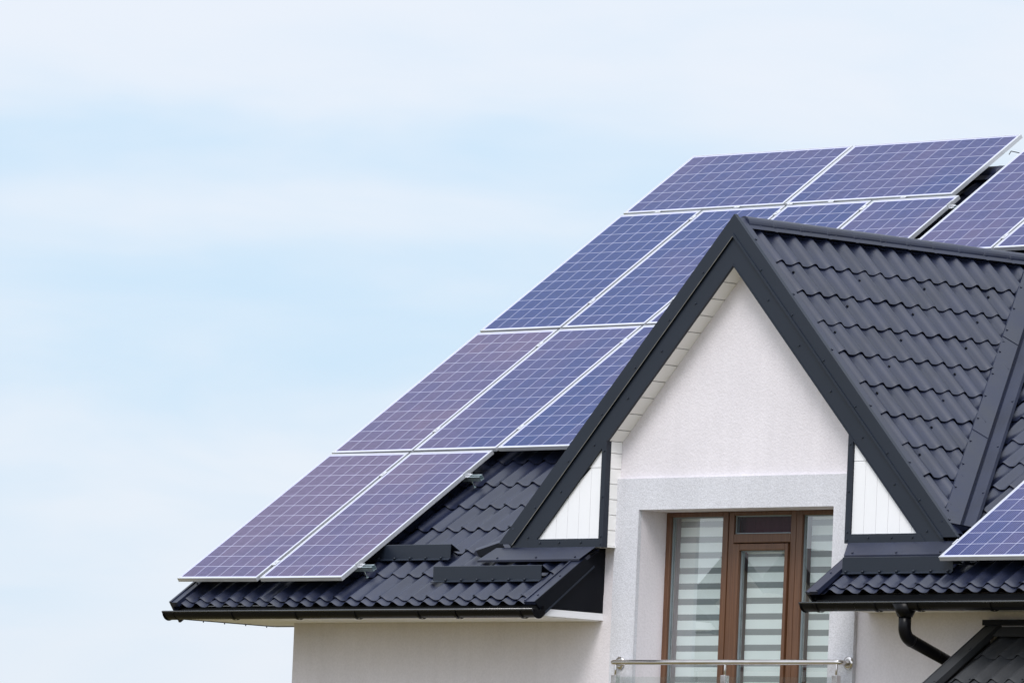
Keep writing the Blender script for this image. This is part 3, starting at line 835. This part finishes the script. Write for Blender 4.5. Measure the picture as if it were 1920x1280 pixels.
m = MB()
m.box((8.575, YW - 0.06, -0.372), (12.2, YW - .001, -0.330)); 
part(m, 'head_flashing', M['black'], pr_)
m = MB()
m.prism([PP(8.76, vtop - .178, -0.012), PP(12.2, vtop - .178, -0.012), PP(12.2, vtop - .06, -.006), PP(8.76, vtop - .06, -.006)], -NR * 0.006)
part(m, 'apron_flashing', M['tile_weathered'], pr_)
m = MB(); m.prism([PP(8.70, vtop - 2.9, -0.08), PP(12.1, vtop - 2.9, -0.08), PP(12.1, vtop - .01, -0.08), PP(8.70, vtop - .01, -0.08)], -NR * 0.03)
m.prism([PP(8.70, vtop - 2.9, -0.11), PP(8.70, vtop - .01, -0.11), V((8.70, YW - .01, -0.75))], (0.03, 0, 0))
part(m, 'roof_deck', M['felt'], pr_)
for xp in (8.9, 12.0):
    m = MB(); y = PP(0, vtop - 2.7).y; z = PP(0, vtop - 2.7, -.14).z
    m.box((xp - .08, y - .08, GZ), (xp + .08, y + .08, z)); part(m, 'porch_post', M['wood'], pr_)

# ------------------------------------------------------------------ balcony railing
YRL = YW - 0.14
rail = empty('balcony_railing', (XC, YRL, OZ0))
tag(rail, 'stainless steel handrail with glass panel in front of the balcony door', 'railing')
ZR_ = -0.653 - OZ0
def P_(x, y, z): return (x - XC, y - YRL, z)
m = MB()
xl, xr_ = 4.650, 7.165
pth = []
for i in range(0, 7):
    g = math.radians(90) * i / 6
    pth.append(P_(xl + 0.045 * (1 - math.sin(math.radians(90) - g)) , YRL + 0.045 * math.cos(math.pi / 2 - 0) * 0 + 0.045 * (1 - math.sin(g)), ZR_))
pth = [P_(xl, YW - 0.05, ZR_), P_(xl, YRL + 0.045, ZR_)] + [P_(xl + 0.045 * (1 - math.cos(math.radians(a))), YRL + 0.045 * (1 - math.sin(math.radians(a))), ZR_) for a in (20, 40, 60, 75, 90)]
pth += [P_(xr_ - 0.045 + 0.045 * math.sin(math.radians(a)), YRL + 0.045 * (1 - math.cos(math.radians(a))), ZR_) for a in (0, 15, 30, 50, 70, 90)] + [P_(xr_, YW - 0.05, ZR_)]
m.tube(pth, 0.0205, 20)
m.build('handrail', M['steel'], rail)
for x in (xl, xr_):
    m = MB(); m.tube([P_(x, YW - D - .001, ZR_), P_(x, YW - D - .012, ZR_), P_(x, YW - D - .016, ZR_)], [0.05, 0.05, 0.03], 24)
    m.build('wall_flange', M['steel'], rail)
for x in (4.708, 5.930, 7.140):
    m = MB()
    m.tube([P_(x, YRL, ZR_), P_(x, YRL, ZR_ - 0.105)], 0.009, 10)
    m.box(P_(x - .028, YRL - .022, ZR_ - 0.165), P_(x + .028, YRL + .022, ZR_ - 0.100)); m.tube([P_(x, YRL, ZR_ - 0.165), P_(x, YRL, 0)], 0.020, 14)
    m.build('post', M['steel'], rail, bevel=0.003)
for a, c in ((4.73, 5.905), (5.955, 7.118)):
    m = MB(); m.box(P_(a, YRL - .005, 0.12), P_(c, YRL + .005, ZR_ - 0.113)); m.build('glass_panel', M['clear_glass'], rail)

# ------------------------------------------------------------------ solar panels
PW, PH_ = 0.992, 1.956
G1, GXX = 0.030, 0.0285
def make_panel():
    root = empty('solar_panel')
    f = MB(); t = 0.035; a = 0.012
    f.box((0, 0, -t), (PW, a, 0)); f.box((0, PH_ - a, -t), (PW, PH_, 0)); f.box((0, a, -t), (a, PH_ - a, 0)); f.box((PW - a, a, -t), (PW, PH_ - a, 0))
    f.build('frame', M['alu'], root, bevel=0.0012)
    me = bpy.data.meshes.new('cell_sheet')
    z = -0.0035
    me.from_pydata([(a, a, z), (PW - a, a, z), (PW - a, PH_ - a, z), (a, PH_ - a, z)], [], [(0, 1, 2, 3)])
    uvl = me.uv_layers.new(name='UVMap')
    for lp in me.loops:
        co = me.vertices[lp.vertex_index].co; uvl.data[lp.index].uv = (co.x, co.y)
    me.materials.append(M['cells'])
    o = bpy.data.objects.new('cell_sheet', me); COL.objects.link(o); o.parent = root
    b = MB(); b.box((a, a, -0.010), (PW - a, PH_ - a, -0.006)); b.build('backsheet', M['white_pvc'], root)
    return root
proto = make_panel(); first = [True]
def place_panel(u, vv, label, group, land=False, rz=0.0, dh=0.0, tint=0.4):
    o = proto if first[0] else dup(proto); first[0] = False
    base = Matrix.Translation(RP(u, vv, dh)) @ Matrix.Rotation(TH, 4, 'X')
    if land: base = base @ Matrix.Translation((PH_, 0, 0)) @ Matrix.Rotation(math.pi / 2, 4, 'Z')
    if rz: base = base @ Matrix.Translation((PW, PH_, 0)) @ Matrix.Rotation(rz, 4, 'Z') @ Matrix.Translation((-PW, -PH_, 0))
    o.location = base.to_translation(); o.rotation_euler = base.to_euler()
    for ch in o.children:
        if ch.name.startswith('cell_sheet'): ch.color = (tint, 0, 0, 1)
    tag(o, label, 'solar panel', group); return o
c = [0, PW + GXX, 2 * (PW + GXX), 3 * (PW + GXX)]
r0, r1, r2, r3 = 0.0, 1.9886, 3.976, 5.964
GA = 'solar panels of the large array on the left'
place_panel(c[0], r0, 'solar panel at the lowest left corner, overhanging the left end of the gutter', GA, rz=-0.010, tint=0.95)
place_panel(c[1], r0, 'lowest upright solar panel whose right edge shows two rail ends above the tiles', GA, dh=0.001, tint=0.8)
place_panel(c[0], r1, 'solar panel on the left roof edge, directly above the lowest corner panel', GA, dh=0.001, tint=0.68)
place_panel(c[1], r1, 'fully visible middle solar panel of the second row from the eave', GA, tint=0.45)
place_panel(c[2], r1, 'solar panel in the second row, cut off by the gable board, black gap below it', GA, dh=-0.001, tint=0.25)
place_panel(c[0], r2, 'bluest solar panel on the left roof edge, third row up', GA, dh=-0.001, tint=0.0)
place_panel(c[1], r2, 'solar panel in the third row just left of the gable peak, partly behind its board', GA, dh=0.001, tint=0.12)
place_panel(c[2], r2, 'solar panel of which the upper strip shows right behind the gable peak', GA, tint=0.25)
place_panel(c[3], r2, 'solar panel above the dormer ridge, last of its row, beside the black gap', GA, dh=0.001, tint=0.45)
GL = 'sideways solar panels of the top row'
place_panel(0.0, r3, 'sideways solar panel at the top left corner of the array', GL, land=True, tint=0.35)
place_panel(PH_ + GXX, r3, 'sideways solar panel at the top right of the array, pale side frame showing', GL, land=True, dh=-0.001, tint=0.4)
GB = 'solar panels of the upper array on the right'
place_panel(4.190, 4.985, 'upright solar panel right of the black gap, above the dormer ridge cap', GB, dh=0.001, tint=0.45)
place_panel(4.190 + PW + GXX, 4.985, 'solar panel corner at the right picture edge, above the dormer ridge cap end', GB, tint=0.4)
place_panel(8.530, 0.186, 'solar panel low at the right edge, beside the foot of the right gable board', 'solar panel over the right eave', tint=0.5)
# the ones hidden behind the dormer still hold the array together
# rails
def rail_thing(u0, u1, vv, label, group, mids, ends, screws_):
    root = empty('mounting_rail', RP(u0, vv, 0), (TH, 0, 0)); tag(root, label, 'mounting rail', group)
    Ln = u1 - u0; m = MB()
    t, h = 0.0365, 0.041
    # C channel open upwards
    m.box((0, -.0205, -t - h), (Ln, .0205, -t - h + .003)); m.box((0, -.0205, -t - h + .0031), (Ln, -.0175, -t)); m.box((0, .0175, -t - h + .0031), (Ln, .0205, -t))
    m.box((0, -.0174, -t - .003), (Ln, -.009, -t)); m.box((0, .009, -t - .003), (Ln, .0174, -t))
    m.build('channel', M['zinc'], root)
    for u in mids:
        x = u - u0; k = MB()
        k.box((x - .024, -.035, 0.0015), (x + .024, .035, .0055)); k.box((x - .010, -.035, -.0355), (x + .010, .035, .0015)); k.dot((x, 0, .0055), (0, 0, 1), .009, .007)
        k.build('clamp', M['alu'], root, bevel=0.001)
    for u, sg in ends:
        x = u - u0; k = MB()
        k.box((x - (.010 if sg > 0 else 0), -.035, .0015), (x + (0 if sg > 0 else .010), .035, .0050)); 
        k.box((min(x, x + sg * .004), -.035, -.0365), (max(x, x + sg * .004), .035, .0050)); k.box((min(x + sg * .0041, x + sg * .032), -.030, -.0365), (max(x + sg * .0041, x + sg * .032), .030, -.032)); k.dot((x + sg * .018, 0, -.032), (0, 0, 1), .011, .012)
        k.build('clamp', M['alu'], root, bevel=0.001)
    for u in screws_:
        x = u - u0; k = MB(); k.tube([(x, .0, -t - h + .002), (x, .0, -0.150)], .0045, 8); k.tube([(x, 0, -.140), (x, 0, -.151)], .012, 8)
        k.build('hanger_bolt', M['zinc'], root)
cm = PW + GXX / 2
E2 = 2 * PW + GXX
rail_thing(-0.025, E2 + 0.155, 0.225, 'galvanised rail stub under the lowest right panel corner, nearest the eave', 'rail ends beside the lowest panels', [cm], [(E2, 1)], [0.3, 1.1, E2 + 0.02])
rail_thing(-0.025, E2 + 0.155, 1.610, 'galvanised rail stub near the upper end of the lowest row of panels', 'rail ends beside the lowest panels', [cm], [(E2, 1)], [0.3, 1.1, E2 + 0.02])
ends4 = 4 * PW + 3 * GXX
for vv, where in ((2.31, 'low under the second row of panels'), (3.69, 'high under the second row of panels')):
    rail_thing(-0.02, 3 * PW + 2 * GXX, vv, 'mounting rail %s, seen by the clamps along the seams' % where, 'rails under the second row', [cm, 2 * (PW + GXX) - GXX / 2], [], [1.0])
for vv, where in ((4.40, 'low under the third row of panels'), (5.80, 'high under the third row of panels, ending in the black gap')):
    rail_thing(-0.04 if vv > 5 else -0.02, ends4 + 0.06, vv, 'mounting rail %s' % where, 'rails under the third row', [cm, 2 * (PW + GXX) - GXX / 2, 3 * (PW + GXX) - GXX / 2], [(ends4, 1)], [1.0])
rail_thing(4.13, 6.3, 5.165, 'mounting rail low under the right-hand upper panels, behind the dormer ridge', 'rails under the upper right panels', [4.190 + cm], [(4.190, -1)], [4.6])
rail_thing(8.50, 9.56, 0.40, 'mounting rail under the panel at the lower right picture edge', 'rail under the right eave panel', [], [(8.53, -1)], [8.62, 8.9])
# short clips between the third row and the sideways row
m = MB()
root = empty('mounting_rail', RP(0.0, 5.950, 0), (TH, 0, 0)); tag(root, 'small clips in the seam below the sideways top panels', 'mounting rail', 'rails under the sideways row')
m.box((0.02, -.012, -.0775), (3.95, .012, -.0370)); m.build('channel', M['zinc'], root)
for u in (0.45, 1.42, 2.06, 2.55, 3.40):
    k = MB(); k.box((u - .03, -.016, .0015), (u + .03, .016, .005)); k.dot((u, 0, .005), (0, 0, 1), .007, .006); k.build('clamp', M['alu'], root)
# loose black cable in the gap of the two arrays
m = MB(); m.tube([RP(3.96, 6.72, .06), RP(4.02, 6.70, .02), RP(4.12, 6.68, .03), RP(4.2, 6.66, .06)], 0.004, 6)
tag(m.build('cable', M['black']), 'thin black cable crossing the gap between the two upper arrays', 'cable')

# ------------------------------------------------------------------ ground, neighbour (seen mirrored in the panes)
g = MB(); g.face([(-900, -900, GZ), (900, -900, GZ), (900, 900, GZ), (-900, 900, GZ)])
go = g.build('ground', M['grass']); go['kind'] = 'structure'

nb = empty('neighbour_house', (-56.3, -61, GZ)); tag(nb, 'distant twin-gabled house with dark roofs, seen only mirrored in the balcony glazing', 'house')
def q(x, y, z): return (x + 56.3, y + 61, z - GZ)
m = MB()
for pk, zz, xa, xb in ((-57.0, 5.15, -60.6, -56.18), (-55.55, 5.05, -56.18, -51.6)):
    za, zb = zz - (pk - xa) * 0.85, zz - (xb - pk) * 0.85
    m.prism([q(xa, -60, za), q(pk, -60, zz), q(xb, -60, zb), q(xb, -60, zb - .25), q(pk, -60, zz - .25), q(xa, -60, za - .25)], (0, -9, 0))
m.build('roof', M['cloudy_dark_roof'], nb)
m = MB(); m.prism([q(-60, -60.5, GZ), q(-60, -60.5, 2.3), q(-57, -60.5, 4.85), q(-56.18, -60.5, 4.15), q(-55.55, -60.5, 4.7), q(-52.2, -60.5, 1.9), q(-52.2, -60.5, GZ)], (0, -8, 0)); m.build('wall', M['neighbour_wall'], nb)
for x in (-58.6, -56.6, -54.4):
    m = MB(); m.box(q(x, -60.49, 0.2), q(x + .9, -60.44, 1.5)); m.build('window', M['dark_glass'], nb)

# ------------------------------------------------------------------ sky and light
wd = bpy.data.worlds.new('World'); scene.world = wd; wd.use_nodes = True
nt = wd.node_tree; bg = nt.nodes['Background']
SUN_EL, SUN_ROT = math.radians(52), math.radians(150)
sky = N(nt, 'ShaderNodeTexSky'); sky.sky_type = 'NISHITA'; sky.sun_disc = False
sky.sun_elevation = SUN_EL; sky.sun_rotation = SUN_ROT; sky.air_density = 1.0; sky.dust_density = 1.5; sky.ozone_density = 1.5
tc = N(nt, 'ShaderNodeTexCoord')
mp = N(nt, 'ShaderNodeMapping'); mp.inputs['Scale'].default_value = (1, 1, 3.6); mp.inputs['Location'].default_value = (0.35, 0.0, 0.12)
L(nt, tc.outputs['Generated'], mp.inputs[0])
cn = N(nt, 'ShaderNodeTexNoise', inp={'Scale': 9.0, 'Detail': 5.0, 'Roughness': 0.5, 'Distortion': 0.3})
L(nt, mp.outputs[0], cn.inputs['Vector'])
# thin stratus layers: cover varies with elevation, bent and broken by noise
sz = N(nt, 'ShaderNodeSeparateXYZ'); L(nt, tc.outputs['Generated'], sz.inputs[0])
zz = math_(nt, 'ADD', sz.outputs[2], math_(nt, 'MULTIPLY', math_(nt, 'SUBTRACT', cn.outputs[0], 0.5), 0.045))
zn = math_(nt, 'DIVIDE', math_(nt, 'SUBTRACT', zz, 0.037), 0.084)
lay = N(nt, 'ShaderNodeValToRGB'); lay.color_ramp.interpolation = 'B_SPLINE'
stops = [(0.0, .85), (0.2, .8), (0.36, .35), (0.52, .05), (0.60, .45), (0.67, .8), (0.76, .0), (0.86, .75), (1.0, 1.0)]
els = lay.color_ramp.elements
while len(els) < len(stops): els.new(0.5)
for el_, (ps, vv_) in zip(els, stops): el_.position = ps; el_.color = (vv_, vv_, vv_, 1)
L(nt, zn, lay.inputs[0])
cn2 = N(nt, 'ShaderNodeTexNoise', inp={'Scale': 22.0, 'Detail': 4.0, 'Roughness': 0.5, 'Distortion': 0.4}); L(nt, mp.outputs[0], cn2.inputs['Vector'])
cf = N(nt, 'ShaderNodeMapRange', interpolation_type='SMOOTHSTEP', inp={1: 0.0, 2: 1.0, 3: 0.0, 4: 1.0})
L(nt, math_(nt, 'ADD', math_(nt, 'MULTIPLY', lay.outputs[0], 0.70), math_(nt, 'SUBTRACT', math_(nt, 'MULTIPLY', cn2.outputs[0], 1.1), 0.37)), cf.inputs[0])
ccol = N(nt, 'ShaderNodeMix', data_type='RGBA')
L(nt, cf.outputs[0], ccol.inputs['Factor'])
ccol.inputs['A'].default_value = (6.6, 8.5, 10.35, 1); ccol.inputs['B'].default_value = (9.0, 9.5, 10.4, 1)
mxs = N(nt, 'ShaderNodeMix', data_type='RGBA'); mxs.inputs['Factor'].default_value = 0.86
# an overcast sky is brighter overhead and around the veiled sun
sv = N(nt, 'ShaderNodeSeparateXYZ'); L(nt, tc.outputs['Generated'], sv.inputs[0])
zen = math_(nt, 'MAXIMUM', math_(nt, 'SUBTRACT', sv.outputs[2], 0.12), 0.0)
sdn = N(nt, 'ShaderNodeVectorMath', operation='DOT_PRODUCT'); L(nt, tc.outputs['Generated'], sdn.inputs[0])
sdn.inputs[1].default_value = (math.sin(SUN_ROT) * math.cos(SUN_EL), math.cos(SUN_ROT) * math.cos(SUN_EL), math.sin(SUN_EL))
glow = math_(nt, 'POWER', math_(nt, 'MAXIMUM', sdn.outputs['Value'], 0.0), 2.0)
gain = math_(nt, 'ADD', math_(nt, 'ADD', 1.0, math_(nt, 'MULTIPLY', zen, 0.35)), math_(nt, 'MULTIPLY', glow, 1.1))
cg = N(nt, 'ShaderNodeVectorMath', operation='SCALE'); L(nt, ccol.outputs['Result'], cg.inputs[0]); L(nt, gain, cg.inputs['Scale'])
L(nt, sky.outputs[0], mxs.inputs['A']); L(nt, cg.outputs[0], mxs.inputs['B'])
L(nt, mxs.outputs['Result'], bg.inputs[0]); bg.inputs[1].default_value = 0.10

sd = bpy.data.lights.new('sun', 'SUN'); sd.energy = 2.1; sd.angle = math.radians(22); sd.color = (1.0, 0.96, 0.92)
so = bpy.data.objects.new('sun', sd); COL.objects.link(so)
# Nishita: rotation 0 = +Y, clockwise seen from above
az = SUN_ROT
sdir = V((math.sin(az) * math.cos(SUN_EL), math.cos(az) * math.cos(SUN_EL), math.sin(SUN_EL)))
so.rotation_euler = sdir.to_track_quat('Z', 'Y').to_euler()

# ------------------------------------------------------------------ camera
cam = bpy.data.cameras.new('camera'); co = bpy.data.objects.new('camera', cam); COL.objects.link(co)
cam.sensor_width = 36; cam.lens = 284.33; cam.clip_start = 1; cam.clip_end = 3000
yaw, pitch, roll = CAMROT = (0.826600, 0.078999, 0.042898)
fw = V((-math.sin(yaw) * math.cos(pitch), math.cos(yaw) * math.cos(pitch), math.sin(pitch)))
r0_ = V((math.cos(yaw), math.sin(yaw), 0)); u0_ = r0_.cross(fw)
rr = r0_ * math.cos(roll) + u0_ * math.sin(roll); uu = -r0_ * math.sin(roll) + u0_ * math.cos(roll)
mt = Matrix((rr, uu, -fw)).transposed().to_4x4(); mt.translation = V((50.526, -42.918, -3.179))
co.matrix_world = mt
scene.camera = co
scene.render.engine = 'CYCLES'
scene.view_settings.view_transform = 'Standard'; scene.view_settings.look = 'None'; scene.view_settings.gamma = 1.0; scene.view_settings.exposure = 0.0
